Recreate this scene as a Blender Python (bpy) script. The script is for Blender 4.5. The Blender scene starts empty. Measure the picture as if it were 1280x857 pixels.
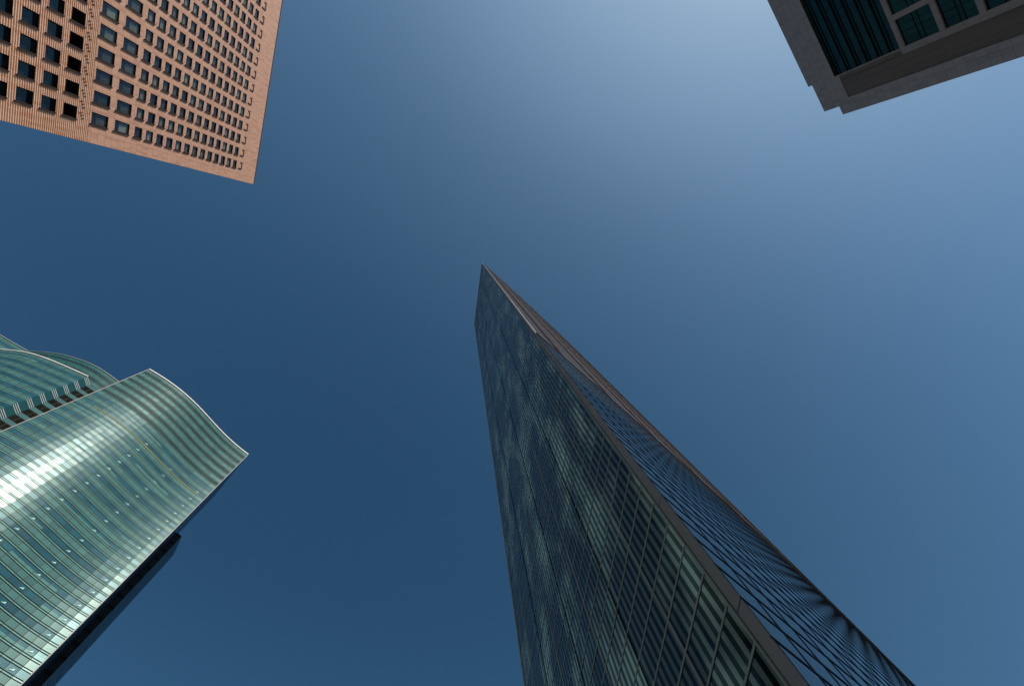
import bpy, math, random
from math import radians, cos, sin, tan, pi, sqrt, hypot, atan2
from mathutils import Matrix, Vector
random.seed(7)

scene = bpy.context.scene
col = scene.collection
EYE = 1.6

# ------------------------------------------------------------------ camera
cam_d = bpy.data.cameras.new("camera")
cam = bpy.data.objects.new("camera", cam_d)
col.objects.link(cam)
scene.camera = cam
cam_d.sensor_width = 36.0
cam_d.lens = 18.0
cam_d.clip_start = 0.05
cam_d.clip_end = 9000.0
# the lens points 12.8 degrees off the zenith; rows are image right / down / forward in world axes
U = Vector((-62.0, -132.0, 640.0)).normalized()
Xv = (Vector((1, 0, 0)) - U * U.x).normalized()
Yv = U.cross(Xv)
right = Vector((Xv[0], Yv[0], U[0]))
down = Vector((Xv[1], Yv[1], U[1]))
fwd = Vector((Xv[2], Yv[2], U[2]))
m = Matrix.Identity(4)
for i in range(3):
    m[i][0] = right[i]; m[i][1] = -down[i]; m[i][2] = -fwd[i]
m[0][3] = 0.0; m[1][3] = 0.0; m[2][3] = EYE
cam.matrix_world = m

# ------------------------------------------------------------------ sky, sun, exposure
SUN_AZ = radians(-57.0)      # from +X towards +Y
SUN_EL = radians(42.0)
sdir = Vector((cos(SUN_AZ) * cos(SUN_EL), sin(SUN_AZ) * cos(SUN_EL), sin(SUN_EL)))
world = bpy.data.worlds.new("World")
scene.world = world
world.use_nodes = True
wn = world.node_tree.nodes; wl = world.node_tree.links
sky = wn.new("ShaderNodeTexSky")
sky.sky_type = 'NISHITA'
sky.sun_disc = False
sky.sun_elevation = SUN_EL
sky.sun_rotation = atan2(sdir.x, sdir.y)
sky.altitude = 0.0
sky.air_density = 1.0
sky.dust_density = 1.6
sky.ozone_density = 1.0
bg = wn["Background"]
bg.inputs[1].default_value = 0.062
tint = wn.new("ShaderNodeMix"); tint.data_type = 'RGBA'; tint.blend_type = 'MULTIPLY'
tint.inputs[0].default_value = 1.0
tint.inputs[7].default_value = (0.575, 0.87, 0.93, 1.0)
wl.new(sky.outputs[0], tint.inputs[6])
gam = wn.new("ShaderNodeGamma"); gam.inputs[1].default_value = 1.22
wl.new(tint.outputs[2], gam.inputs[0])
# tone of the sky: a graded colour curve lifts the middle of the sky and softens the glow beside the sun
sc1 = wn.new("ShaderNodeVectorMath"); sc1.operation = 'SCALE'; sc1.inputs["Scale"].default_value = 0.069
cv_ = wn.new("ShaderNodeRGBCurve")
CP = [[(0, 0), (.0232, .020), (.040, .049), (.133, .172), (.305, .285), (1, .62)],
      [(0, 0), (.0685, .068), (.105, .120), (.275, .302), (.503, .415), (1, .62)],
      [(0, 0), (.150, .146), (.212, .221), (.445, .480), (.638, .575), (1, .72)]]
for ci, pts in enumerate(CP):
    c_ = cv_.mapping.curves[ci]
    c_.points[0].location = pts[0]; c_.points[1].location = pts[-1]
    for p in pts[1:-1]: c_.points.new(*p)
cv_.mapping.update()
sc2 = wn.new("ShaderNodeVectorMath"); sc2.operation = 'SCALE'; sc2.inputs["Scale"].default_value = 1 / 0.069
wl.new(gam.outputs[0], sc1.inputs[0]); wl.new(sc1.outputs[0], cv_.inputs[1])
wl.new(cv_.outputs[0], sc2.inputs[0]); wl.new(sc2.outputs[0], bg.inputs[0])

sd = bpy.data.lights.new("sun", 'SUN')
sd.energy = 5.0
sd.angle = radians(0.53)
sd.color = (1.0, 0.93, 0.84)
sun = bpy.data.objects.new("sun", sd)
col.objects.link(sun)
sun.rotation_euler = sdir.to_track_quat('Z', 'Y').to_euler()
sun.location = sdir * 400

scene.view_settings.view_transform = 'Standard'
scene.view_settings.look = 'None'
scene.view_settings.gamma = 1.0
scene.view_settings.exposure = 0.15
scene.view_settings.use_curve_mapping = False
scene.cycles.max_bounces = 6
scene.cycles.glossy_bounces = 4
scene.cycles.diffuse_bounces = 3
scene.cycles.sample_clamp_indirect = 4.0
scene.cycles.blur_glossy = 0.3

# ------------------------------------------------------------------ node helpers
def new_mat(name):
    mt = bpy.data.materials.new(name); mt.use_nodes = True
    nt = mt.node_tree
    b = nt.nodes["Principled BSDF"]
    return mt, nt, b

def N(nt, t, **kw):
    n = nt.nodes.new(t)
    for k, v in kw.items(): setattr(n, k, v)
    return n

def math_n(nt, op, a, b=None, c=None):
    n = nt.nodes.new("ShaderNodeMath"); n.operation = op
    for i, v in enumerate((a, b, c)):
        if v is None: continue
        if isinstance(v, (int, float)): n.inputs[i].default_value = v
        else: nt.links.new(v, n.inputs[i])
    return n.outputs[0]

def mix_c(nt, f, a, b, blend='MIX'):
    n = nt.nodes.new("ShaderNodeMix"); n.data_type = 'RGBA'; n.blend_type = blend
    if isinstance(f, (int, float)): n.inputs[0].default_value = f
    else: nt.links.new(f, n.inputs[0])
    for idx, v in ((6, a), (7, b)):
        if isinstance(v, tuple): n.inputs[idx].default_value = (*v, 1.0) if len(v) == 3 else v
        else: nt.links.new(v, n.inputs[idx])
    return n.outputs[2]

def uv_xy(nt, layer="UVMap"):
    u = nt.nodes.new("ShaderNodeUVMap"); u.uv_map = layer
    s = nt.nodes.new("ShaderNodeSeparateXYZ")
    nt.links.new(u.outputs[0], s.inputs[0])
    return u.outputs[0], s.outputs[0], s.outputs[1]

def noise(nt, vec, scale, detail=2.0, rough=0.5, dim='3D'):
    n = nt.nodes.new("ShaderNodeTexNoise"); n.noise_dimensions = dim
    n.inputs["Scale"].default_value = scale
    n.inputs["Detail"].default_value = detail
    n.inputs["Roughness"].default_value = rough
    if vec is not None: nt.links.new(vec, n.inputs["Vector"])
    return n.outputs[0]

def white(nt, vec):
    n = nt.nodes.new("ShaderNodeTexWhiteNoise"); n.noise_dimensions = '3D'
    nt.links.new(vec, n.inputs[0])
    return n.outputs[0]

def obj_vec(nt, scale=(1, 1, 1)):
    tc = nt.nodes.new("ShaderNodeTexCoord")
    mp = nt.nodes.new("ShaderNodeMapping"); mp.inputs["Scale"].default_value = scale
    nt.links.new(tc.outputs["Object"], mp.inputs[0])
    return mp.outputs[0]

def ramp(nt, fac, stops):
    r = nt.nodes.new("ShaderNodeValToRGB")
    e = r.color_ramp.elements
    while len(e) < len(stops): e.new(0.5)
    for k, (p, c) in enumerate(stops):
        e[k].position = p; e[k].color = (*c, 1.0)
    nt.links.new(fac, r.inputs[0])
    return r.outputs[0]

def bump(nt, b, h, strength=0.2, dist=0.02):
    n = nt.nodes.new("ShaderNodeBump")
    n.inputs["Strength"].default_value = strength
    n.inputs["Distance"].default_value = dist
    nt.links.new(h, n.inputs["Height"])
    nt.links.new(n.outputs[0], b.inputs["Normal"])

def plain(name, c, rough=0.6, metal=0.0, var=0.12, scale=0.6, spec=0.2):
    mt, nt, b = new_mat(name)
    v = obj_vec(nt)
    f = noise(nt, v, scale, 4.0, 0.6)
    lo = tuple(x * (1 - var) for x in c); hi = tuple(min(1, x * (1 + var)) for x in c)
    nt.links.new(ramp(nt, f, [(0.3, lo), (0.7, hi)]), b.inputs["Base Color"])
    b.inputs["Roughness"].default_value = rough
    b.inputs["Metallic"].default_value = metal
    b.inputs["Specular IOR Level"].default_value = spec
    return mt

# ---- stone of the salmon tower: panels with thin joints and slight colour differences
def stone_mat(name, c1, c2, pu, pv, joint=0.05, jointc=(0.16, 0.09, 0.07)):
    mt, nt, b = new_mat(name)
    uv, ux, uy = uv_xy(nt)
    cu = math_n(nt, 'DIVIDE', ux, pu); cv = math_n(nt, 'DIVIDE', uy, pv)
    fu = math_n(nt, 'FRACT', cu); fv = math_n(nt, 'FRACT', cv)
    ju = math_n(nt, 'LESS_THAN', fu, joint / pu); jv = math_n(nt, 'LESS_THAN', fv, joint / pv)
    j = math_n(nt, 'MAXIMUM', ju, jv)
    cb = nt.nodes.new("ShaderNodeCombineXYZ")
    nt.links.new(math_n(nt, 'FLOOR', math_n(nt, 'MULTIPLY', cu, 4.0)), cb.inputs[0])
    nt.links.new(math_n(nt, 'FLOOR', cv), cb.inputs[1])
    w = white(nt, cb.outputs[0])
    ns = noise(nt, uv, 0.35, 5.0, 0.65)
    f = math_n(nt, 'ADD', math_n(nt, 'MULTIPLY', w, 0.55), math_n(nt, 'MULTIPLY', ns, 0.5))
    c = ramp(nt, f, [(0.15, c2), (0.5, c1), (0.9, tuple(min(1, x * 1.08) for x in c1))])
    c = mix_c(nt, math_n(nt, 'MULTIPLY', j, 0.45 if name == "ribbed_terracotta" else 0.8), c, jointc)
    nt.links.new(c, b.inputs["Base Color"])
    b.inputs["Roughness"].default_value = 0.75
    bump(nt, b, noise(nt, uv, 6.0, 4.0, 0.7), 0.25, 0.03)
    return mt

M = {}
M['stone'] = stone_mat("salmon_stone", (0.68, 0.355, 0.225), (0.55, 0.255, 0.15), 1.714, 1.75, 0.05)
M['flute'] = stone_mat("ribbed_terracotta", (0.80, 0.48, 0.32), (0.74, 0.34, 0.17), 1.714, 2.1, 0.05, (0.25, 0.13, 0.08))
M['reveal'] = plain("brown_window_frame", (0.035, 0.020, 0.016), 0.9)
M['black'] = plain("black_void", (0.008, 0.008, 0.009), 0.7)
M['granite'] = stone_mat("grey_granite", (0.30, 0.297, 0.31), (0.25, 0.248, 0.262), 3.6, 1.9, 0.06, (0.12, 0.11, 0.11))
M['granite_dark'] = stone_mat("brown_granite", (0.125, 0.108, 0.10), (0.105, 0.092, 0.085), 1.33, 9.0, 0.06, (0.07, 0.06, 0.055))
M['beam'] = stone_mat("pale_granite", (0.27, 0.25, 0.25), (0.24, 0.22, 0.22), 1.9, 2.3, 0.05, (0.2, 0.18, 0.17))
M['white_trim'] = plain("white_metal_coping", (0.62, 0.58, 0.56), 0.5)
M['grey_trim'] = plain("grey_metal_trim", (0.22, 0.20, 0.185), 0.45, 0.0)
M['dark_frame'] = plain("dark_bronze_mullion", (0.010, 0.009, 0.008), 0.9, spec=0.05)
M['pink_frame'] = plain("warm_grey_mullion", (0.05, 0.04, 0.035), 0.7, spec=0.1)
M['cladding'] = plain("grey_corner_cladding", (0.20, 0.195, 0.185), 0.5, 0.0, 0.06, 0.15)
M['fin_light'] = plain("pale_metal_edge", (0.55, 0.54, 0.54), 0.4)
M['frame_green'] = plain("grey_green_frame", (0.20, 0.235, 0.21), 0.4)
M['roof'] = plain("roof_gravel", (0.25, 0.24, 0.23), 0.9)
M['back'] = plain("rear_cladding", (0.16, 0.18, 0.18), 0.6)

def glass(name, c, rough=0.05, metal=0.0, ior=1.6, spec=0.5, wob=0.0, wscale=0.3, coatc=None):
    mt, nt, b = new_mat(name)
    uv, ux, uy = uv_xy(nt)
    r2, rx, ry = uv_xy(nt, "rnd")
    w = white(nt, r2)
    lo = tuple(x * 0.82 for x in c); hi = tuple(x * 1.18 for x in c)
    nt.links.new(ramp(nt, w, [(0.0, lo), (1.0, hi)]), b.inputs["Base Color"])
    b.inputs["Roughness"].default_value = rough
    b.inputs["Metallic"].default_value = metal
    b.inputs["IOR"].default_value = ior
    b.inputs["Specular IOR Level"].default_value = spec
    b.inputs["Specular Tint"].default_value = (0.72, 1.0, 0.94, 1.0)
    if wob: bump(nt, b, noise(nt, uv, wscale, 2.0, 0.5), wob, 0.25)
    return mt

# green curved tower: pale opaque spandrel glass, clearer vision glass, and narrow strips
M['g_span'] = glass("teal_spandrel_glass", (0.046, 0.126, 0.124), 0.25, 0.0, 1.5, 0.2, 0.06, 0.5)
M['g_strip'] = glass("pale_glass_strip", (0.10, 0.24, 0.215), 0.27, 0.0, 1.5, 0.17)
M['flap'] = plain("pale_vent_flap", (0.34, 0.56, 0.48), 0.4)

def vision_mat(name, c, blind, p_blind):
    mt, nt, b = new_mat(name)
    uv, ux, uy = uv_xy(nt)
    r2, rx, ry = uv_xy(nt, "rnd")
    # blinds: rows by floor share a state, with breaks
    cb = nt.nodes.new("ShaderNodeCombineXYZ")
    nt.links.new(math_n(nt, 'FLOOR', math_n(nt, 'MULTIPLY', rx, 0.17)), cb.inputs[0])
    nt.links.new(ry, cb.inputs[1])
    w1 = white(nt, cb.outputs[0])
    w2 = white(nt, r2)
    on = math_n(nt, 'LESS_THAN', w1, p_blind)
    drop = math_n(nt, 'ADD', 0.38, math_n(nt, 'MULTIPLY', w2, 0.12))
    low = math_n(nt, 'LESS_THAN', uy, drop)
    f = math_n(nt, 'MULTIPLY', on, low)
    base = ramp(nt, w2, [(0.0, tuple(x * 0.75 for x in c)), (1.0, tuple(x * 1.25 for x in c))])
    nt.links.new(mix_c(nt, f, base, blind), b.inputs["Base Color"])
    b.inputs["Roughness"].default_value = 0.24
    b.inputs["IOR"].default_value = 1.5
    b.inputs["Specular IOR Level"].default_value = 0.22
    b.inputs["Specular Tint"].default_value = (0.60, 1.0, 0.98, 1.0)
    return mt
M['g_vis'] = vision_mat("blue_vision_glass", (0.010, 0.064, 0.092), (0.07, 0.18, 0.16), 0.25)
M['g_top'] = glass('grey_plant_floor_glass', (0.018, 0.042, 0.042), 0.4, 0.0, 1.4, 0.05)
M['yellow'] = plain('yellow_green_ledge', (0.34, 0.36, 0.10), 0.6)
M['g_vis2'] = glass('dark_green_glass', (0.02, 0.09, 0.085), 0.45, 0.0, 1.3, 0.1)
M['g_strip2'] = glass('mid_green_glass', (0.06, 0.22, 0.17), 0.45, 0.0, 1.3, 0.1)
M['g_side'] = glass("dark_side_glass", (0.010, 0.022, 0.036), 0.12, 0.0, 1.5, 0.5)
M['g_brown'] = plain("brown_louvre_panel", (0.012, 0.013, 0.011), 0.9, 0, 0.25, 0.4, 0.0)
M['g_teal_dark'] = glass("dark_teal_glass", (0.015, 0.07, 0.075), 0.2, 0.0, 1.5, 0.3)

# center tower left face: clear panes with vertical ceramic stripes printed on them
def frit_mat():
    mt, nt, b = new_mat("striped_frit_glass")
    uv, ux, uy = uv_xy(nt)
    r2, rx, ry = uv_xy(nt, "rnd")
    pitch = 3.2 / 7.0
    fr = math_n(nt, 'FRACT', math_n(nt, 'DIVIDE', ux, pitch))
    st = math_n(nt, 'LESS_THAN', fr, 0.5)
    # noise fields of reflected sunlight, painted paler into the glass and stripes
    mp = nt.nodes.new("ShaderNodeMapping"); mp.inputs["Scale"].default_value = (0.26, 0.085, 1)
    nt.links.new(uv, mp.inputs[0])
    refl_noise = noise(nt, mp.outputs[0], 1.0, 3.0, 0.6)
    refl_mask = nt.nodes.new("ShaderNodeMapRange"); refl_mask.inputs[1].default_value = 0.47; refl_mask.inputs[2].default_value = 0.65
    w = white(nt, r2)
    nt.links.new(math_n(nt, 'ADD', refl_noise, math_n(nt, 'MULTIPLY', math_n(nt, 'SUBTRACT', w, 0.5), 0.10)), refl_mask.inputs[0])
    gl = mix_c(nt, math_n(nt, 'MULTIPLY', refl_mask.outputs[0], 0.9), (0.004, 0.008, 0.010), (0.13, 0.22, 0.18))
    sc = mix_c(nt, refl_mask.outputs[0], (0.10, 0.135, 0.12), (0.60, 0.88, 0.70))
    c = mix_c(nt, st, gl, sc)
    c = mix_c(nt, math_n(nt, 'MULTIPLY', w, 0.35), c, (0.0, 0.0, 0.0))
    nt.links.new(c, b.inputs["Base Color"])
    b.inputs["Roughness"].default_value = 0.06
    b.inputs["IOR"].default_value = 1.33
    b.inputs["Specular IOR Level"].default_value = 0.25
    b.inputs["Specular Tint"].default_value = (0.9, 1.0, 0.8, 1.0)
    bump(nt, b, noise(nt, uv, 0.45, 2.0, 0.5), 0.12, 0.25)
    return mt
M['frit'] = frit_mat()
M['c_glass'] = glass("sky_reflecting_glass", (0.02, 0.03, 0.04), 0.02, 0.0, 1.7, 0.6)
M['c_fin'] = plain("brown_sunshade_fin", (0.092, 0.070, 0.062), 0.95, spec=0.0)
M['c_fin2'] = plain("pale_sunshade_fin", (0.115, 0.10, 0.097), 0.95, spec=0.0)
M['fin_dark'] = plain('dark_brown_fin', (0.03, 0.024, 0.022), 0.95, spec=0.0)
M['r_louvre'] = glass("dark_teal_louvre_glass", (0.004, 0.055, 0.075), 0.15, 0.0, 1.35, 0.4)
def pane_mat():
    mt, nt, b = new_mat("hotel_window_glass")
    uv, ux, uy = uv_xy(nt)
    oi = nt.nodes.new("ShaderNodeObjectInfo")
    r2, rx, ry = uv_xy(nt, "rnd")
    cb = nt.nodes.new("ShaderNodeCombineXYZ")
    nt.links.new(rx, cb.inputs[0]); nt.links.new(ry, cb.inputs[1]); nt.links.new(oi.outputs["Random"], cb.inputs[2])
    w = white(nt, cb.outputs[0])
    cur = math_n(nt, 'GREATER_THAN', w, 0.45)
    # ux runs away from the viewer along the wall, uy up: a curtain covers most of the pane, daylight on one corner is painted into the cloth
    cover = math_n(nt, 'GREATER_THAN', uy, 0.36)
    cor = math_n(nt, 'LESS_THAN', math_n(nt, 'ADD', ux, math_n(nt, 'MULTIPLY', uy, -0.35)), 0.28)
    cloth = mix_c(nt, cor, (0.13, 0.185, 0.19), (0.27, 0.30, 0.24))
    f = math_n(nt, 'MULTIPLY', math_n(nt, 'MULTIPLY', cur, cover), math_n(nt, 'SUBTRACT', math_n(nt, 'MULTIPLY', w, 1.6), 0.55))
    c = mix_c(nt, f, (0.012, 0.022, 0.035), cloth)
    nt.links.new(c, b.inputs["Base Color"])
    b.inputs["Roughness"].default_value = 0.08
    b.inputs["IOR"].default_value = 1.6
    return mt
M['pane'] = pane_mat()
M['pane_dark'] = glass("office_window_glass", (0.008, 0.02, 0.032), 0.06, 0.0, 1.6)
M['pane_teal'] = glass("teal_office_glass", (0.004, 0.06, 0.075), 0.08, 0.0, 1.35, 0.4, 0.15, 0.4)

def ground_mat():
    mt, nt, b = new_mat("paved_ground")
    v = obj_vec(nt)
    br = nt.nodes.new("ShaderNodeTexBrick")
    br.inputs["Scale"].default_value = 1.0
    br.inputs["Brick Width"].default_value = 0.6; br.inputs["Row Height"].default_value = 0.3
    br.inputs["Mortar Size"].default_value = 0.008
    br.inputs["Color1"].default_value = (0.26, 0.25, 0.235, 1); br.inputs["Color2"].default_value = (0.22, 0.21, 0.20, 1)
    br.inputs["Mortar"].default_value = (0.12, 0.12, 0.11, 1)
    nt.links.new(v, br.inputs["Vector"])
    nt.links.new(mix_c(nt, noise(nt, v, 0.05, 5.0), br.outputs[0], (0.17, 0.165, 0.16)), b.inputs["Base Color"])
    b.inputs["Roughness"].default_value = 0.85
    return mt
M['ground'] = ground_mat()
M['asphalt'] = plain("asphalt", (0.05, 0.05, 0.052), 0.9, 0, 0.2, 2.0)
M['line'] = plain("road_paint", (0.75, 0.75, 0.72), 0.7)

# ------------------------------------------------------------------ mesh builder
class MB:
    def __init__(s):
        s.v = []; s.f = []; s.mi = []; s.uv = []; s.rn = []; s.mats = []
    def mat(s, mt):
        if mt not in s.mats: s.mats.append(mt)
        return s.mats.index(mt)
    def face(s, pts, mt, uvs=None, rnd=(0.0, 0.0)):
        i = len(s.v); s.v.extend(pts)
        n = len(pts)
        s.f.append(tuple(range(i, i + n))); s.mi.append(s.mat(mt))
        if uvs is None: uvs = [(0, 0), (1, 0), (1, 1), (0, 1)] if n == 4 else [(p[0], p[1]) for p in pts]
        s.uv.extend(uvs); s.rn.extend([rnd] * n)
    def build(s, name, parent=None, smooth=False):
        me = bpy.data.meshes.new(name)
        me.from_pydata([tuple(p) for p in s.v], [], s.f)
        for mt in s.mats: me.materials.append(mt)
        me.polygons.foreach_set("material_index", s.mi)
        l = me.uv_layers.new(name="UVMap")
        l.data.foreach_set("uv", [c for p in s.uv for c in p])
        l2 = me.uv_layers.new(name="rnd")
        l2.data.foreach_set("uv", [c for p in s.rn for c in p])
        me.update()
        o = bpy.data.objects.new(name, me)
        col.objects.link(o)
        if parent is not None: o.parent = parent
        return o

class Frame:
    """a straight wall: u metres along it, w metres out of it, z metres up; n points out of the wall"""
    def __init__(s, o, d, n):
        s.o = o; L = hypot(*d); s.d = (d[0] / L, d[1] / L); s.n = n
    def P(s, u, w, z):
        return (s.o[0] + s.d[0] * u + s.n[0] * w, s.o[1] + s.d[1] * u + s.n[1] * w, z)

def wall_frame(a, b):
    """frame from a to b whose normal faces the street (the origin)"""
    d = (b[0] - a[0], b[1] - a[1]); L = hypot(*d)
    n = (d[1] / L, -d[0] / L)
    if n[0] * -(a[0] + b[0]) + n[1] * -(a[1] + b[1]) < 0: n = (-n[0], -n[1])
    return Frame(a, d, n), L

def rect(mb, F, u0, u1, z0, z1, w, mt, rnd=(0, 0), unit=False):
    uv = [(0, 0), (1, 0), (1, 1), (0, 1)] if unit else [(u0, z0), (u1, z0), (u1, z1), (u0, z1)]
    mb.face([F.P(u0, w, z0), F.P(u1, w, z0), F.P(u1, w, z1), F.P(u0, w, z1)], mt, uv, rnd)

def box(mb, F, u0, u1, z0, z1, w0, w1, mt, back=False):
    """a bar on a wall, from depth w0 (inside) to w1 (outside)"""
    rect(mb, F, u0, u1, z0, z1, w1, mt)
    for ua in (u0, u1):
        mb.face([F.P(ua, w0, z0), F.P(ua, w1, z0), F.P(ua, w1, z1), F.P(ua, w0, z1)], mt, [(w0, z0), (w1, z0), (w1, z1), (w0, z1)])
    for za in (z0, z1):
        mb.face([F.P(u0, w0, za), F.P(u1, w0, za), F.P(u1, w1, za), F.P(u0, w1, za)], mt, [(u0, w0), (u1, w0), (u1, w1), (u0, w1)])
    if back: rect(mb, F, u0, u1, z0, z1, w0, mt)

def catmull(pts, per=8):
    out = []
    P = [tuple(2 * a - b for a, b in zip(pts[0], pts[1]))] + list(pts) + [tuple(2 * a - b for a, b in zip(pts[-1], pts[-2]))]
    for i in range(1, len(P) - 2):
        for k in range(per):
            t = k / per
            q = []
            for c in range(2):
                p0, p1, p2, p3 = P[i - 1][c], P[i][c], P[i + 1][c], P[i + 2][c]
                q.append(0.5 * (2 * p1 + (p2 - p0) * t + (2 * p0 - 5 * p1 + 4 * p2 - p3) * t * t + (3 * p1 - p0 - 3 * p2 + p3) * t ** 3))
            out.append(tuple(q))
    out.append(pts[-1])
    return out

def resample(poly, step):
    L = [0]
    for a, b in zip(poly, poly[1:]): L.append(L[-1] + hypot(b[0] - a[0], b[1] - a[1]))
    n = max(1, round(L[-1] / step)); out = []
    j = 0
    for k in range(n + 1):
        d = L[-1] * k / n
        while j < len(L) - 2 and L[j + 1] < d: j += 1
        t = (d - L[j]) / max(1e-9, L[j + 1] - L[j])
        out.append((poly[j][0] + (poly[j + 1][0] - poly[j][0]) * t, poly[j][1] + (poly[j + 1][1] - poly[j][1]) * t))
    return out

def normals(pl, flip=False):
    """outward normals of a polyline, the side that faces the street"""
    ns = []
    for i in range(len(pl)):
        a = pl[max(0, i - 1)]; b = pl[min(len(pl) - 1, i + 1)]
        d = (b[0] - a[0], b[1] - a[1]); L = hypot(*d)
        ns.append((d[1] / L, -d[0] / L))
    if flip: ns = [(-x, -y) for x, y in ns]
    return ns

def hbar(mb, pl, ns, z0, z1, w0, w1, mt):
    """a horizontal bar that follows a curved wall"""
    for i in range(len(pl) - 1):
        a, b, na, nb = pl[i], pl[i + 1], ns[i], ns[i + 1]
        ao = (a[0] + na[0] * w1, a[1] + na[1] * w1); bo = (b[0] + nb[0] * w1, b[1] + nb[1] * w1)
        ai = (a[0] + na[0] * w0, a[1] + na[1] * w0); bi = (b[0] + nb[0] * w0, b[1] + nb[1] * w0)
        mb.face([(*ao, z0), (*bo, z0), (*bo, z1), (*ao, z1)], mt)
        mb.face([(*ai, z0), (*bi, z0), (*bo, z0), (*ao, z0)], mt)
        mb.face([(*ai, z1), (*bi, z1), (*bo, z1), (*ao, z1)], mt)
    for e in (0, -1):
        a, na = pl[e], ns[e]
        mb.face([(a[0] + na[0] * w0, a[1] + na[1] * w0, z0), (a[0] + na[0] * w1, a[1] + na[1] * w1, z0),
                 (a[0] + na[0] * w1, a[1] + na[1] * w1, z1), (a[0] + na[0] * w0, a[1] + na[1] * w0, z1)], mt)

def vbar(mb, p, n, z0, z1, half, w0, w1, mt):
    d = (-n[1], n[0])
    F = Frame(p, d, n)
    box(mb, F, -half, half, z0, z1, w0, w1, mt)

def slab(mb, poly, z, mt):
    mb.face([(x, y, z) for x, y in poly], mt)

def walls(mb, poly, z0, z1, mt):
    s = 0
    for a, b in zip(poly, poly[1:]):
        L = hypot(b[0] - a[0], b[1] - a[1])
        mb.face([(*a, z0), (*b, z0), (*b, z1), (*a, z1)], mt, [(s, z0), (s + L, z0), (s + L, z1), (s, z1)])
        s += L

def root(name, label, cat, loc):
    o = bpy.data.objects.new(name, None); col.objects.link(o)
    o.empty_display_size = 2.0
    o.location = loc
    o["label"] = label; o["category"] = cat
    return o

def attach(o, r):
    """parent a mesh laid out in world metres to a root that stands somewhere else"""
    o.parent = r
    o.matrix_parent_inverse = Matrix.Translation(-Vector(r.location))
    return o

# ------------------------------------------------------------------ ground
g = MB()
g.face([(-2500, -2500, 0), (2500, -2500, 0), (2500, 2500, 0), (-2500, 2500, 0)], M['ground'])
go = g.build("ground"); go["kind"] = "structure"
rd = MB()
Fr = Frame((-40.0, -120.0), (0.62, 0.785), (0.785, -0.62))
rd.face([(-46, -260, 0.004), (-30, -260, 0.004), (-4, 8, 0.004), (-20, 8, 0.004)], M['asphalt'])
rd.face([(-20, 8, 0.004), (-4, 8, 0.004), (-2, 300, 0.004), (-18, 300, 0.004)], M['asphalt'])
ro = rd.build("road"); ro["kind"] = "structure"
rl = MB()
for k in range(44):
    y = -250 + k * 12; 
    x = -38 + (y + 260) * 26 / 268 if y < 8 else -12 + (y - 8) * 2 / 292
    rl.face([(x - .08, y, .008), (x + .08, y, .008), (x + .3, y + 5, .008), (x + .14, y + 5, .008)], M['line'])
lo = rl.build("road_marking"); lo["kind"] = "structure"

# ================================================================== SALMON STONE TOWER (top left)
HO = 165.0
O0 = (-61.45, -15.36)
FO = Frame(O0, (0.2459, -0.9693), (0.9693, 0.2459))
tower_o = root("stone_tower", "salmon stone tower with a grid of small square windows and ribbed lower floors", "building", (*FO.P(30, -20, 0)[:2], 0))
LEN = 60.0
ztop = HO + EYE
def S(s): return s * HO + EYE
UC = [(0.0247 + 0.0208 * k) * HO for k in range(14)]
holes = []          # (u0,u1,z0,z1,kind)
def hole(uc, wu, s0, s1, kind): holes.append((uc - wu / 2, uc + wu / 2, S(s0), S(s1), kind))
WU = 0.0112 * HO
for uc in UC:
    for k in range(13): hole(uc, WU, 0.6521 + 0.02118 * k, 0.6659 + 0.02118 * k, 'small')
    hole(uc, WU, 0.5832, 0.6078, 'tall'); hole(uc, WU, 0.6182, 0.6428, 'tall')
    hole(uc, WU, 0.5462, 0.5632, 'void')
    for k in range(1, 20): hole(uc, WU, 0.5462 - 0.0258 * k, 0.5632 - 0.0258 * k, 'office')
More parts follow.
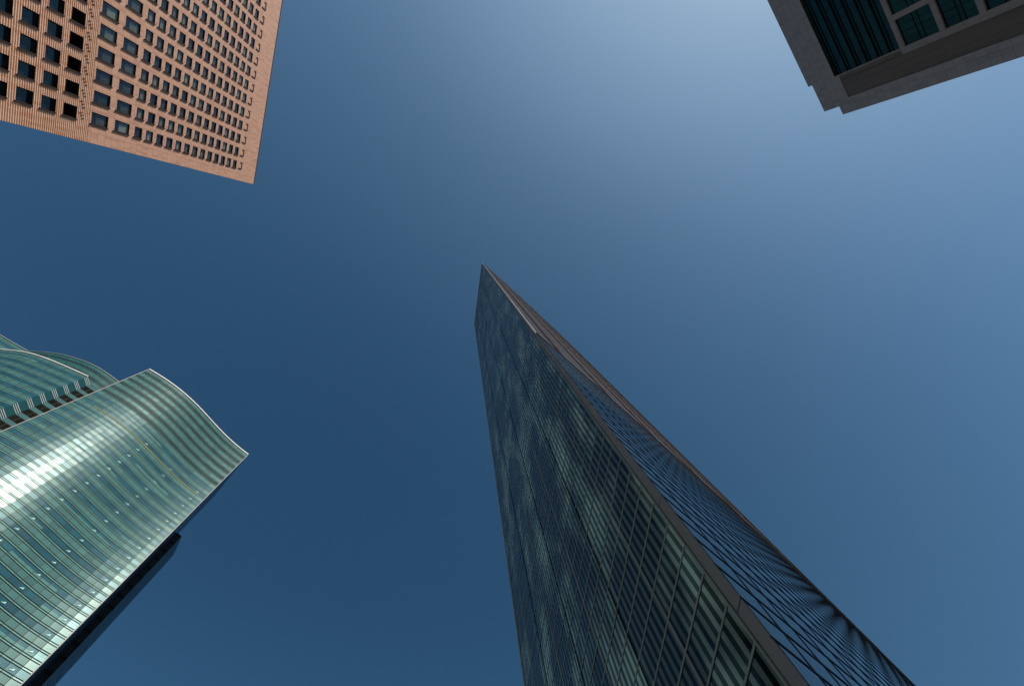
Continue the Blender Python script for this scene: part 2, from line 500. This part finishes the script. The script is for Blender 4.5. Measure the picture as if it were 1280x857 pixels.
# wall with openings
SPLIT = S(0.5805)
uedges = sorted(set([0.0, LEN] + [h[0] for h in holes] + [h[1] for h in holes]))
uedges = [uedges[0]] + [b for a, b in zip(uedges, uedges[1:]) if b - a > 1e-4]
zed = sorted(set([0.0, SPLIT, ztop] + [h[2] for h in holes] + [h[3] for h in holes]))
zedges = [zed[0]]
for z in zed[1:]:
    if z - zedges[-1] > 1e-3: zedges.append(z)
holeset = [(h[0], h[1], h[2], h[3]) for h in holes]
def is_hole(u, z):
    for a in holeset:
        if a[0] < u < a[1] and a[2] < z < a[3]: return True
    return False
wall = MB(); ribs = MB()
PITCH = 0.4
for zi in range(len(zedges) - 1):
    z0, z1 = zedges[zi], zedges[zi + 1]
    zm = (z0 + z1) / 2
    # merge neighbouring solid cells along u
    run = None
    spans = []
    for ui in range(len(uedges) - 1):
        if is_hole((uedges[ui] + uedges[ui + 1]) / 2, zm):
            if run is not None: spans.append((run, uedges[ui])); run = None
        elif run is None: run = uedges[ui]
    if run is not None: spans.append((run, uedges[-1]))
    if zm > SPLIT:
        for a, b in spans: rect(wall, FO, a, b, z0, z1, 0.0, M['stone'])
    else:
        k0 = math.floor(z0 / PITCH)
        z = k0 * PITCH
        prof = [(0.0, -0.11), (0.08, -0.11), (0.10, 0.0), (0.20, 0.03), (0.37, -0.01), (0.4, -0.11)]
        pts = []
        while z < z1:
            for (dz, w) in prof[:-1]:
                pts.append((z + dz, w))
            z += PITCH
        pts.append((z, -0.10))
        # clip to z0..z1
        cl = []
        for (za, wa), (zb, wb) in zip(pts, pts[1:]):
            if zb <= z0 or za >= z1: continue
            a2, b2 = max(za, z0), min(zb, z1)
            f = lambda q: wa + (wb - wa) * (q - za) / (zb - za)
            cl.append((a2, f(a2), b2, f(b2)))
        for a, b in spans:
            for (za, wa, zb, wb) in cl:
                ribs.face([FO.P(a, wa, za), FO.P(b, wa, za), FO.P(b, wb, zb), FO.P(a, wb, zb)], M['flute'],
                          [(a, za), (b, za), (b, zb), (a, zb)])
RD = 0.22
RDO = 0.42
for (u0, u1, z0, z1, kind) in holes:
    tgt = wall if z0 > SPLIT else ribs
    mt = M['stone'] if z0 > SPLIT else M['flute']
    dd = 1.6 if kind == 'void' else (RDO if kind == 'office' else RD)
    for ua in (u0, u1):
        tgt.face([FO.P(ua, -dd, z0), FO.P(ua, 0, z0), FO.P(ua, 0, z1), FO.P(ua, -dd, z1)], M['reveal'])
    for za in (z0, z1):
        tgt.face([FO.P(u0, -dd, za), FO.P(u1, -dd, za), FO.P(u1, 0, za), FO.P(u0, 0, za)], M['black'] if za == z1 else M['reveal'])
# dummy recessed squares above the last floor
for uc in UC:
    a, b = uc - WU / 2 - 0.05, uc + WU / 2
    z0, z1 = S(0.9275), S(0.9408)
    t = 0.24
    box(wall, FO, a, a + t, z0, z1, 0, 0.10, M['reveal'])
    box(wall, FO, a + t, b, z1 - t, z1, 0, 0.10, M['reveal'])
    box(wall, FO, b - t, b, z0 + 1.2, z1 - t, 0, 0.10, M['reveal'])
attach(wall.build("wall"), tower_o)
rib_o = attach(ribs.build("ribbed_wall"), tower_o)
# other sides, roof, coping
ob = MB()
c0 = FO.P(0, 0, 0)[:2]; c1 = FO.P(LEN, 0, 0)[:2]; c2 = FO.P(LEN, -42, 0)[:2]; c3 = FO.P(0, -42, 0)[:2]
walls(ob, [c1, c2, c3, c0], 0, ztop, M['stone'])
attach(ob.build("side_wall"), tower_o)
rf = MB(); slab(rf, [c0, c1, c2, c3], ztop - 0.8, M['roof']); attach(rf.build("roof"), tower_o)
cp = MB()
box(cp, FO, -0.06, LEN + 0.06, ztop - 0.003, ztop + 0.14, -0.6, 0.08, M['reveal'], True)
attach(cp.build("coping"), tower_o)
for uc in UC:
    for k in range(3):
        br = MB()
        for r in (0, 1):
            uu = uc + 1.15 - r * 1.72 + k * 0.42
            zz = S(0.5715) - k * 0.25
            box(br, FO, uu - 0.04, uu + 0.04, zz - 0.22, zz + 0.22, 0.0, 0.10, M['reveal'])
            attach(br.build("bracket"), tower_o); br = MB()

# windows
def window_meshes(wu, hz, kind):
    F = Frame((0, 0), (1, 0), (0, 1))       # local: x along wall, y out, z up
    fr = MB(); t = 0.09
    RD = RDO if kind == 'office' else globals()['RD']
    box(fr, F, -wu / 2, -wu / 2 + t, 0, hz, -RD - .02, -RD + 0.10, M['reveal'])
    box(fr, F, wu / 2 - t, wu / 2, 0, hz, -RD - .02, -RD + 0.10, M['reveal'])
    box(fr, F, -wu / 2 + t, wu / 2 - t, 0, t, -RD - .02, -RD + 0.10, M['reveal'])
    box(fr, F, -wu / 2 + t, wu / 2 - t, hz - t, hz, -RD - .02, -RD + 0.10, M['reveal'])
    # projecting side fin on the near jamb
    fw = 0.25
    box(fr, F, -wu / 2 - fw, -wu / 2 - 0.003, -0.28, hz + 0.02, -0.1, 0.13, M['reveal'])
    pn = MB()
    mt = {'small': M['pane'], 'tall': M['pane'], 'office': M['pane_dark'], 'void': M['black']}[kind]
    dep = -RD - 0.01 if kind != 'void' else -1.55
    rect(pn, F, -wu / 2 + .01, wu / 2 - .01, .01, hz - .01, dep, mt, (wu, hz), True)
    return fr, pn
protos = {}
Rz = atan2(FO.d[1], FO.d[0])
# local y must point out of the wall: d x z ... mirror handled by the matrix below
WM = Matrix(((FO.d[0], FO.n[0], 0, 0), (FO.d[1], FO.n[1], 0, 0), (0, 0, 1, 0), (0, 0, 0, 1)))
def proj(p):
    v = Vector(p) - Vector((0, 0, EYE))
    z = v.dot(fwd)
    if z <= 0: return None
    return (512 + v.dot(right) * 512 / z, 342.8 + v.dot(down) * 512 / z)
def vis_area(ps):
    q = [proj(p) for p in ps]
    if any(k is None for k in q): return 0
    if all(not (-5 < x < 1029 and -5 < y < 690) for x, y in q): return 0
    A = 0
    for i in range(len(q)):
        x0, y0 = q[i]; x1, y1 = q[(i + 1) % len(q)]
        A += x0 * y1 - x1 * y0
    return abs(A) / 2
info = []
for h in holes:
    a = vis_area([FO.P(h[0], 0, h[2]), FO.P(h[1], 0, h[2]), FO.P(h[1], 0, h[3]), FO.P(h[0], 0, h[3])])
    info.append((a, h))
info.sort(key=lambda t: -t[0])
restf = MB(); restp = MB()
inv = Matrix.Translation(-Vector(tower_o.location))
for idx, (a, h) in enumerate(info):
    u0, u1, z0, z1, kind = h
    org = FO.P((u0 + u1) / 2, 0, z0)
    wu, hz = u1 - u0, z1 - z0
    key = (kind,)
    if key not in protos: protos[key] = window_meshes(wu, hz, kind)
    fr, pn = protos[key]
    if idx < 98 and a > 0:
        k2 = ('o', kind)
        if k2 not in protos:
            fo = fr.build("window"); po = pn.build("pane")
            protos[k2] = (fo, po)
        else:
            fo0, po0 = protos[k2]
            fo = fo0.copy(); col.objects.link(fo); po = po0.copy(); col.objects.link(po)
            fo.name = "window"; po.name = "pane"
        fo.parent = tower_o
        fo.matrix_parent_inverse = inv
        fo.matrix_basis = Matrix.Translation(Vector(org)) @ WM
        po.parent = fo
        po.matrix_parent_inverse = Matrix.Identity(4)
    else:
        T = Matrix.Translation(Vector(org)) @ WM
        rid = (random.random() * 50, random.random() * 50)
        for src, dst in ((fr, restf), (pn, restf)):
            p = 0
            for f, mi in zip(src.f, src.mi):
                n = len(f)
                dst.face([tuple(T @ Vector(src.v[q])) for q in f], src.mats[mi], src.uv[p:p + n], rid if src is pn else (0, 0))
                p += n
ro_ = attach(restf.build("window"), tower_o); ro_["kind"] = "stuff"

# ================================================================== GRANITE TOWER (top right)
HR = 120.0
R0 = (84.34, -28.56)
FR = Frame(R0, (-0.561, -0.828), (-0.828, 0.561))
tower_r = root("granite_tower", "dark grey granite office tower with teal glass bays seen from below at the upper right", "building", (*FR.P(25, -18, 0)[:2], 0))
def T_(s): return s * HR + EYE
rt = MB()
G_ = M['granite']
uB0, uB1, uG = 0.0103 * HR, 0.0440 * HR, 0.0537 * HR
REC = 0.14
RL = 55.0
# corner pier (with the stepped top) and the main slab
rect(rt, FR, -0.0168 * HR, 0.0, 0, T_(0.96), 0.0, G_)
rect(rt, FR, 0.0, uB0, 0, T_(1.0), 0.0, G_)
rect(rt, FR, uB0, uG - 0.0, T_(0.9308), T_(1.0), 0.0, G_)
rect(rt, FR, uG, RL, T_(0.9402), T_(1.0), 0.0, G_)
rect(rt, FR, 0.0556 * HR, RL, T_(1.0), T_(1.0106), 0.0, G_)
attach(rt.build("granite_wall"), tower_r)
bw = MB()
rect(bw, FR, uB0, uB1, 0, T_(0.9308), -REC, M['granite_dark'])
bw.face([FR.P(uB0, -REC, 0), FR.P(uB0, 0, 0), FR.P(uB0, 0, T_(.9308)), FR.P(uB0, -REC, T_(.9308))], M['granite_dark'])
bw.face([FR.P(uB1, -REC, 0), FR.P(uB1, 0, 0), FR.P(uB1, 0, T_(.9308)), FR.P(uB1, -REC, T_(.9308))], M['granite_dark'])
bw.face([FR.P(uB0, -REC, T_(.9308)), FR.P(uB1, -REC, T_(.9308)), FR.P(uB1, 0, T_(.9308)), FR.P(uB0, 0, T_(.9308))], M['granite_dark'])
attach(bw.build("recessed_wall"), tower_r)
# pale jamb beside the glazing, beams and pilasters
bm = MB()
ZG = T_(0.799)
box(bm, FR, uB1 + 0.003, uG, 0, T_(0.799), -.5, 0.02, M['beam'])
box(bm, FR, uG - 0.25, uG, T_(0.799), T_(0.9402) - .003, -1.0, 0.003, M['beam'])
rect(bm, FR, uB1 + 0.003, uG - 0.25, T_(0.799), T_(0.9308), -0.05, M['granite_dark'])
beams = [(0.7905, 0.799), (0.7237, 0.732), (0.6662, 0.675)]
sv = 0.6662
while sv > 0.06:
    sv -= 0.0575; beams.append((sv, sv + 0.0085))
for (a, b) in beams:
    box(bm, FR, uG + 0.003, RL, T_(a), T_(b), -.5, 0.0, M['beam'])
attach(bm.build("beam"), tower_r)
pil = []
u = 0.0956
while u * HR < RL - 2:
    pil.append((u * HR, (u + 0.0080) * HR)); u += 0.0500
for (a, b) in pil:
    pl_ = MB()
    zz = [T_(0.7905)] + [T_(x) for ab in beams[1:] for x in (ab[1], ab[0])] + [0.0]
    for i in range(0, len(zz) - 1, 2):
        box(pl_, FR, a, b, zz[i + 1] + .002, zz[i] - .002, -.5, -0.003, M['beam'])
    attach(pl_.build("pilaster"), tower_r)
# louvred plant floors
lv = MB()
z = T_(0.9402)
rect(lv, FR, uG, RL, T_(0.799), T_(0.9402), -0.9, M['black'])
row = 0.0229 * HR
zz = T_(0.799)
k = 0
while zz < T_(0.9402) - 0.3:
    a = zz + (0.0 if k == 0 else 0.16); b = min(zz + 0.0135 * HR, T_(0.9402))
    # glass row made of panes with narrow joints
    uu = uG + 0.02
    j = 0
    while uu < RL - 1:
        wv = random.uniform(-0.02, 0.02)
        rect(lv, FR, uu, uu + 0.91, a, b, -0.45 + wv, M['r_louvre'], (j * 1.37 + k, k * 3.1))
        uu += 0.97; j += 1
    # spandrel row between two dark gaps
    a2 = b + 0.28; b2 = zz + row - 0.28
    if b2 < T_(0.9402) and b2 - a2 > 0.15:
        rect(lv, FR, uG + 0.02, RL, a2, b2, -0.55, M['r_louvre'], (k, 5.5))
        box(lv, FR, uG + 0.02, RL, b + 0.02, b + 0.1, -0.8, -0.25, M['black'])
        box(lv, FR, uG + 0.02, RL, b2 + 0.08, b2 + 0.16, -0.8, -0.25, M['black'])
    zz += row; k += 1
attach(lv.build("louvre_band"), tower_r)
# bay windows between beams and pilasters
bays = [(uG, pil[0][0])] + [(pil[i][1], pil[i + 1][0]) for i in range(len(pil) - 1)]
for i in range(len(beams) - 1):
    zt = T_(beams[i][0]); zb = T_(beams[i + 1][1])
    for (a, b) in bays:
        wn_ = MB()
        D = -0.36
        fm = M['black']
        # frames
        box(wn_, FR, a + .01, b - .01, zt - 0.25, zt - .01, D - .1, D + 0.1, fm)
        mid = zb + (zt - zb) * 0.55; md2 = zb + (zt - zb) * 0.40
        for q in (mid, md2): box(wn_, FR, a + .01, b - .01, q - 0.05, q + 0.05, D - .05, D + 0.1, fm)
        for q in (0.25, 0.5, 0.75):
            u = a + (b - a) * q; t = 0.05 if q == 0.5 else 0.02
            box(wn_, FR, u - t, u + t, zb + .01, zt - .26, D - .05, D + 0.06, fm)
        w = attach(wn_.build("window"), tower_r)
        pp = MB()
        for ci in range(4):
            for (ya, yb) in ((zb + .01, md2), (md2, mid), (mid, zt - .01)):
                pu0 = a + (b - a) * ci / 4; pu1 = a + (b - a) * (ci + 1) / 4
                rect(pp, FR, pu0, pu1, ya, yb, D + random.uniform(-.012, .012), M['pane_teal'], (ci * 3.3 + i, ya + a))
        po = pp.build("pane"); po.parent = w
        po.matrix_parent_inverse = Matrix.Identity(4)
# other faces
rb = MB()
p0 = FR.P(-0.0168 * HR, 0, 0)[:2]; p1 = FR.P(RL, 0, 0)[:2]; p2 = FR.P(RL, -38, 0)[:2]; p3 = FR.P(-0.0168 * HR, -38, 0)[:2]
walls(rb, [p1, p2, p3, p0], 0, T_(0.96), G_)
q0 = FR.P(0, -.01, 0)[:2]; q1 = FR.P(0, -38, 0)[:2]
walls(rb, [p1, p2, q1, q0], T_(0.96), T_(1.0), G_)
attach(rb.build("side_wall"), tower_r)
rr = MB(); slab(rr, [p0, p1, p2, p3], T_(0.955), M['roof'])
slab(rr, [q0, p1, p2, q1], T_(0.995), M['roof'])
attach(rr.build("roof"), tower_r)

# ================================================================== GREEN CURVED TOWER (bottom left)
HG = 215.0; HW = 186.0
ZT = HG + EYE; ZW = HW + EYE
tower_g = root("curved_glass_tower", "green glass tower with an S curved facade and white roof edge at the lower left", "building", (-125, 85, 0))
def s_curve(start, end, total, keys, n=60):
    """integrate a smooth tangent angle along the facade, then close the small gap to the far edge"""
    pts = [start]; x, y = start
    for k in range(n):
        q = (k + .5) / n * (len(keys) - 1); a = int(q); t = q - a; t = t * t * (3 - 2 * t)
        an = radians(keys[a] + (keys[a + 1] - keys[a]) * t)
        x += cos(an) * total / n; y += sin(an) * total / n
        pts.append((x, y))
    ex, ey = end[0] - x, end[1] - y
    return [(p[0] + ex * i / n, p[1] + ey * i / n) for i, p in enumerate(pts)]
main = s_curve((-128.0, 52.6), (-93.2, 91.1), 52.4, [36.0, 38.5, 43.0, 47.5, 51.5, 55.0, 56.2, 54.5, 51.0, 47.0, 43.0])
FL = 4.80
A_, S_, B_ = 1.86, 0.54, 1.86
def curtain(tag_, pl, ztop_, parent, zmin=0.0, step=2.35, dim=False, top_off=0.35):
    ga, gs, gv = (M['g_vis2'], M['g_strip2'], M['g_side']) if dim else (M['g_span'], M['g_strip'], M['g_vis'])
    """glass skin: alternating opaque and clear rows with narrow strips between"""
    P = resample(pl, step); ns = normals(P)
    # make normals face the street
    mid = len(P) // 2
    if ns[mid][0] * -P[mid][0] + ns[mid][1] * -P[mid][1] < 0: ns = [(-a, -b) for a, b in ns]
    sp = MB(); vi = MB() if zmin == 0 else sp; fr = MB()
    z = ztop_ - top_off
    fi = 0
    while z > zmin:
        rows = [(z - A_, z, 'a'), (z - A_ - S_, z - A_, 's'), (z - A_ - S_ - B_, z - A_ - S_, 'b'), (z - FL, z - FL + S_, 's')]
        for (z0, z1, k) in rows:
            z0 = max(zmin, z0)
            if z1 <= zmin: continue
            for i in range(len(P) - 1):
                a, b, na, nb = P[i], P[i + 1], ns[i], ns[i + 1]
                tl, tr, bl_, br_ = [random.gauss(0, 0.006) for _ in range(4)]
                pan = lambda p, n, w, zz_: (p[0] + n[0] * w, p[1] + n[1] * w, zz_)
                # a pane is flat: tilt it by two small angles
                ax = random.gauss(0, 0.004); ay = random.gauss(0, 0.004)
                pts = [pan(a, na, ax + ay, z0), pan(b, nb, -ax + ay, z0), pan(b, nb, -ax - ay, z1), pan(a, na, ax - ay, z1)]
                if k == 'a': sp.face(pts, ga, None, (i * 1.0, z0))
                elif k == 's': sp.face(pts, gs, None, (i * 1.0, z0))
                else: vi.face(pts, M['g_top'] if (tag_ == 'main' and fi < 6) else gv, None, (i * 1.0, fi * 1.0))
            if k == 's':
                hbar(fr, P, ns, z0 - 0.10, z0 + 0.10, -0.02, 0.03, M['dark_frame'])
                hbar(fr, P, ns, z1 - 0.10, z1 + 0.10, -0.02, 0.03, M['dark_frame'])
        z -= FL; fi += 1
    for p, n in zip(P[1:-1], ns[1:-1]):
        vbar(fr, p, n, zmin, ztop_ - top_off, 0.06, -0.02, 0.04, M['pink_frame'])
    a = attach(sp.build("spandrel_glazing" if zmin == 0 else "rear_glazing"), parent)
    if zmin == 0: attach(vi.build("vision_glazing"), parent)
    c = attach(fr.build("mullion_grid"), parent)
    return P, ns
Pm, Nm = curtain("main", main, ZT, tower_g)
# white coping and the pale edge of the facade
tr = MB()
hbar(tr, Pm, Nm, ZT - 0.35, ZT + 0.2, -0.6, 0.30, M['white_trim'])
attach(tr.build("coping"), tower_g)
yl = MB()
hbar(yl, Pm[2:-1], Nm[2:-1], ZT - .35 - 8 * FL + .12, ZT - .35 - 8 * FL + .36, 0.0, .09, M['yellow'])
attach(yl.build("coloured_ledge"), tower_g)
et = MB()
vbar(et, Pm[-1], Nm[-1], 0, ZT - .36, 0.11, -0.3, 0.10, M['grey_trim'])
vbar(et, Pm[0], Nm[0], 0, ZT - .36, 0.14, -0.3, 0.14, M['grey_trim'])
attach(et.build("edge_trim"), tower_g)
# dark side wall
sw = MB()
s0 = (Pm[-1][0] - .05, Pm[-1][1] + .02); s1 = (-109.2, 109.7)
Fs, Ls = wall_frame(s0, s1)
zz = 0.0
while zz < ZT:
    z2 = min(ZT, zz + FL)
    n_ = 11
    for i in range(n_):
        rect(sw, Fs, Ls * i / n_, Ls * (i + 1) / n_, zz, z2, random.uniform(-.01, .01), M['g_side'], (i * 1.7, zz))
    box(sw, Fs, 0, Ls, zz - .05, zz + .05, -.02, .02, M['dark_frame'])
    zz = z2
for i in range(n_ + 1):
    box(sw, Fs, Ls * i / n_ - .05, Ls * i / n_ + .05, 0, ZT, -.02, .025, M['dark_frame'])
attach(sw.build("side_wall"), tower_g)
# rear curved walls of the high part
Pb4, Nb4 = curtain("b4", [(-196.0, 26.4), (-181.0, 37.5), (-172.0, 44.2)], ZT, tower_g, 150.0, 3.0)
rear_curve = catmull([(-172.0, 44.2), (-162.6, 45.2), (-155.1, 47.4), (-147.4, 51.3), (-140.2, 57.7), (-136, 63)], 5)
Pb3, Nb3 = curtain("b3", rear_curve, ZT, tower_g, 150.0, 2.6, True)
rc = MB()
hbar(rc, Pb3, Nb3, ZT - .35, ZT + .1, -.4, .25, M['back'])
hbar(rc, Pb4, Nb4, ZT - .35, ZT + .1, -.4, .25, M['back'])
attach(rc.build("rear_coping"), tower_g)
rg = MB()
slab(rg, [*Pm, s1, (-150, 120), (-190, 90), (-196, 26.4), (-181, 37.5), *Pb3, (-134, 58)], ZT - .4, M['roof'])
attach(rg.build("roof"), tower_g)
bk = MB()
walls(bk, [s1, (-150, 120), (-190, 90), (-196, 26.4)], 0, ZT - .4, M['back'])
attach(bk.build("rear_wall"), tower_g)
# lower wing on the left
wl_ = catmull([(-184, 36.9), (-170, 36.2), (-157.4, 37.4), (-148.5, 38.9), (-140.6, 42.3), (-131.0, 47.6)], 6)
Pw, Nw = curtain("wing", wl_, ZW, tower_g)
tw = MB(); hbar(tw, Pw, Nw, ZW - .35, ZW + .12, -.5, .25, M['white_trim']); attach(tw.build("wing_coping"), tower_g)
# ribbed return and brown strip beside it
rbn = MB()
Fq, Lq = wall_frame((-131.0, 47.6), (-130.6, 50.4))
Fq2, Lq2 = wall_frame((-130.6, 50.4), (-127.95, 52.7))
z = ZW - 0.4
rect(rbn, Fq, 0, Lq, 0, z, 0, M['g_teal_dark'], (1, 1))
stp = MB()
while z > 0:
    for k in range(3):
        box(rbn, Fq, 0.02, Lq - .02, z - 0.26 - k * 0.7, z - 0.06 - k * 0.7, 0, 0.03, M['fin_light'])
    rect(stp, Fq2, 0, Lq2, max(0, z - 1.85), z, 0.0, M['g_teal_dark'], (3, z))
    rect(stp, Fq2, 0, Lq2, max(0, z - FL), max(0, z - 1.85), -0.04, M['g_brown'], (3, z))
    box(stp, Fq2, Lq2 * .5 - .05, Lq2 * .5 + .05, max(0, z - FL), max(0, z - 1.85), -.05, .02, M['pink_frame'])
    z -= FL
attach(rbn.build("ribbed_return"), tower_g)
attach(stp.build("louvre_strip"), tower_g)
wr = MB()
slab(wr, [*Pw, (-130.6, 50.4), (-128, 52.6), (-136, 63), (-184, 60)], ZW - .4, M['roof'])
attach(wr.build("wing_roof"), tower_g)
# lower dark wing on the right
dk = MB()
A0, B0, C0_ = (-109.0, 109.45), (-107.95, 110.75), (-111.8, 118.3)
Fa, La = wall_frame(A0, B0); Fb, Lb = wall_frame(B0, C0_)
rect(dk, Fa, 0, La, 0, ZW, 0, M['black'])
z = ZW
while z > 0:
    box(dk, Fa, 0, La, z - .9, z, 0, .05, M['dark_frame'])
    for i in range(5):
        rect(dk, Fb, Lb * i / 5, Lb * (i + 1) / 5, max(0, z - FL), z, random.uniform(-.01, .01), M['g_side'], (i, z))
    box(dk, Fb, 0, Lb, z - .12, z, 0, .02, M['dark_frame'])
    z -= FL
for i in range(6):
    box(dk, Fb, Lb * i / 5 - .05, Lb * i / 5 + .05, 0, ZW, 0, .03, M['dark_frame'])
walls(dk, [C0_, (-135, 122), (-150, 120)], 0, ZW, M['back'])
slab(dk, [A0, B0, C0_, (-135, 122), (-150, 120)], ZW - .01, M['roof'])
attach(dk.build("dark_wing"), tower_g)
# open vent flaps, one per floor in three columns
fm_ = MB()
Fv = Frame((0, 0), (1, 0), (0, 1))
FT = [(-.50, 0.03, 0.0), (.50, 0.03, .25), (.40, 0.03, .75)]
FO_ = [(x, y + .06, z) for x, y, z in FT]
fm_.face(FO_, M['flap'], [(0, 0), (1, 0), (1, 1)])
for i in range(3):
    a, b = i, (i + 1) % 3
    fm_.face([FT[a], FT[b], FO_[b], FO_[a]], M['flap'])
def curve_at(az):
    best = None
    for i in range(len(Pm) - 1):
        a0 = atan2(Pm[i][1], Pm[i][0]); a1 = atan2(Pm[i + 1][1], Pm[i + 1][0])
        if min(a0, a1) <= az <= max(a0, a1):
            t = .5
            return ((Pm[i][0] + Pm[i + 1][0]) / 2, (Pm[i][1] + Pm[i + 1][1]) / 2), Nm[i]
cands = []
for azd in (147.38, 142.0, 136.95):
    p, n = curve_at(radians(azd))
    for fi in range(7, 46):
        z = ZT - .35 - fi * FL - A_ - S_ - B_ * .75
        q = proj((p[0], p[1], z))
        if q and -8 < q[0] and q[1] < 695: cands.append((z, p, n))
cands.sort()
first = None
for k, (z, p, n) in enumerate(cands[:100]):
    if first is None:
        first = fm_.build("vent_flap"); o = first
    else:
        o = first.copy(); col.objects.link(o); o.name = "vent_flap"
    dd = (-n[1], n[0])
    W = Matrix(((dd[0], n[0], 0, p[0]), (dd[1], n[1], 0, p[1]), (0, 0, 1, z), (0, 0, 0, 1)))
    o.parent = tower_g
    o.matrix_parent_inverse = Matrix.Translation(-Vector(tower_g.location))
    o.matrix_basis = W
# small lamp on the dark wing's edge
lm = MB()
lp = (-111.9, 118.45)
vbar(lm, lp, (0.9, 0.43), 104.2, 104.7, .12, 0, 1.1, M['black'])
vbar(lm, (lp[0] + 1.0, lp[1] + .5), (0.9, 0.43), 103.9, 104.9, .3, 0, .5, M['black'])
attach(lm.build("camera_bracket"), tower_g)

# ================================================================== DARK BLADE TOWER (centre)
HC = 213.0; ZC = HC + EYE
tower_c = root("blade_tower", "dark blade shaped glass skyscraper rising to a sharp point in the middle", "building", (30, 45, 0))
K0 = (7.84, 10.22); E0 = (4.39, 35.73)
FC, LC = wall_frame(K0, E0)
band = 0.55
# glazing panes
gz = MB(); gf = MB()
bay = 3.2; rowh = 1.52
nb = 8
us = [band + bay * i for i in range(nb)] + [LC]
z = ZC - 1.0
ri = 0
while z > 0:
    zb = max(0.0, z - rowh)
    for i in range(len(us) - 1):
        ax, ay = random.gauss(0, .004), random.gauss(0, .005)
        u0, u1 = us[i], us[i + 1]
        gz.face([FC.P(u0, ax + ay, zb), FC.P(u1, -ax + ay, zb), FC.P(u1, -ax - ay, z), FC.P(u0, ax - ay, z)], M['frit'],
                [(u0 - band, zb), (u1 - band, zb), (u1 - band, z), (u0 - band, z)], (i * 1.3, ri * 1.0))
    box(gf, FC, band, LC, zb - 0.045, zb + 0.045, -.02, 0.02, M['frame_green'])
    box(gf, FC, band, LC, zb - 0.075, zb - 0.048, -.02, 0.012, M['black'])
    z -= rowh; ri += 1
attach(gz.build("striped_glazing"), tower_c)
for i, u in enumerate(us[1:-1]):
    if i % 2 == 0:
        box(gf, FC, u - .06, u - .015, 0, ZC - 1, -.02, .028, M['frame_green']); box(gf, FC, u + .015, u + .06, 0, ZC - 1, -.02, .028, M['frame_green'])
    else:
        box(gf, FC, u - .035, u + .035, 0, ZC - 1, -.02, .03, M['dark_frame'])
box(gf, FC, band, band + .05, 0, ZC - 1, -.02, .06, M['frame_green'])
attach(gf.build("mullion_grid"), tower_c)
# corner cladding with panel joints
cc = MB()
z = ZC
while z > 0:
    zb = max(0, z - 6.08)
    rect(cc, FC, 0.0, band - .05, zb + .02, z - .02, .0, M['cladding'])
    z -= 6.08
rect(cc, FC, 0.0, band - .04, 0, ZC, -.03, M['black'])
attach(cc.build("corner_cladding"), tower_c)
pp = MB()
box(pp, FC, band - .05, LC + .1, ZC - 1.0, ZC, -.3, .12, M['cladding'], True)
box(pp, FC, LC - .06, LC + .1, 0, ZC - 1.003, -.3, .08, M['frame_green'])
attach(pp.build("parapet"), tower_c)
# curved side
CP_ = 1.9
cur = [K0]
t = 0.0; x, y = K0
while t < 150:
    dirn = 41.6 + 3.1 * min(1, t / 62) + (0 if t < 62 else (t - 62) * 0.22)
    x += cos(radians(dirn)) * 0.8; y += sin(radians(dirn)) * 0.8; t += 0.8
    cur.append((x, y))
Pc = resample(cur, CP_); Nc = normals(Pc)
if Nc[0][0] * -Pc[0][0] + Nc[0][1] * -Pc[0][1] < 0: Nc = [(-a, -b) for a, b in Nc]
ZB = 0.2563 * HC + EYE
cg = MB()
L = 0
NV = 60   # stretch of wall that the street can see
for i in range(len(Pc) - 1):
    a, b = Pc[i], Pc[i + 1]
    z = 0
    zs = [0, ZB] if i < NV else [0]
    zz = 0.0
    while zz < ZB and i < NV:
        z2 = min(ZB, zz + rowh)
        cg.face([(*a, zz), (*b, zz), (*b, z2), (*a, z2)], M['c_glass'], None, (i, zz)); zz = z2
    cg.face([(*a, ZB if i < NV else 0), (*b, ZB if i < NV else 0), (*b, ZC), (*a, ZC)], M['c_glass'], None, (i, 0))
attach(cg.build("curved_glazing"), tower_c)
cm = MB()
PcV, NcV = Pc[:NV], Nc[:NV]
P2 = [Pc[i] for i in range(0, NV)]
z = 0.3
while z < ZB - .3:
    hbar(cm, P2, NcV, z - .055, z + .055, -.02, .022, M['black'])
    z += rowh
for p, n in zip(P2[1:], NcV[1:]):
    vbar(cm, p, n, 0, ZB, .04, -.02, .017, M['black'])
# first narrow strip and its line
vbar(cm, Pc[0], Nc[0], ZB, ZC, .03, -.1, .04, M['fin_light'])
attach(cm.build("curved_mullions"), tower_c)
cf = MB()
z = ZB
hbar(cf, P2, NcV, ZB - .10, ZB + .10, -.02, .05, M['c_fin2'])
z += 0.5
k = 0
while z < ZC - 1.3:
    hbar(cf, P2, NcV, z, z + .62, -.02, .0025, M['c_fin'])
    if k % 4 == 0: hbar(cf, P2, NcV, z - .15, z + 1.0, -.02, .012, M['fin_dark'])
    z += rowh; k += 1
hbar(cf, P2, NcV, ZC - .4, ZC + .05, -.02, .05, M['c_fin'])
attach(cf.build("horizontal_fins"), tower_c)
cv = MB()
for i_, (p, n) in enumerate(zip(P2[1:], NcV[1:])):
    vbar(cv, p, n, ZB, ZC, .14, -.02, .004, M['c_fin2'])
    if i_ % 4 == 1: vbar(cv, p, n, ZB, ZC, .30, .0, .07, M['fin_dark'])
attach(cv.build("vertical_fins"), tower_c)
# rear wall and roof
rw = MB()
rear = [Pc[-1], (60, 112), (22, 80), E0]
walls(rw, rear, 0, ZC, M['back'])
attach(rw.build("rear_wall"), tower_c)
rfc = MB(); slab(rfc, [*Pc, (60, 112), (22, 80), E0], ZC - .5, M['roof'])
attach(rfc.build("roof"), tower_c)
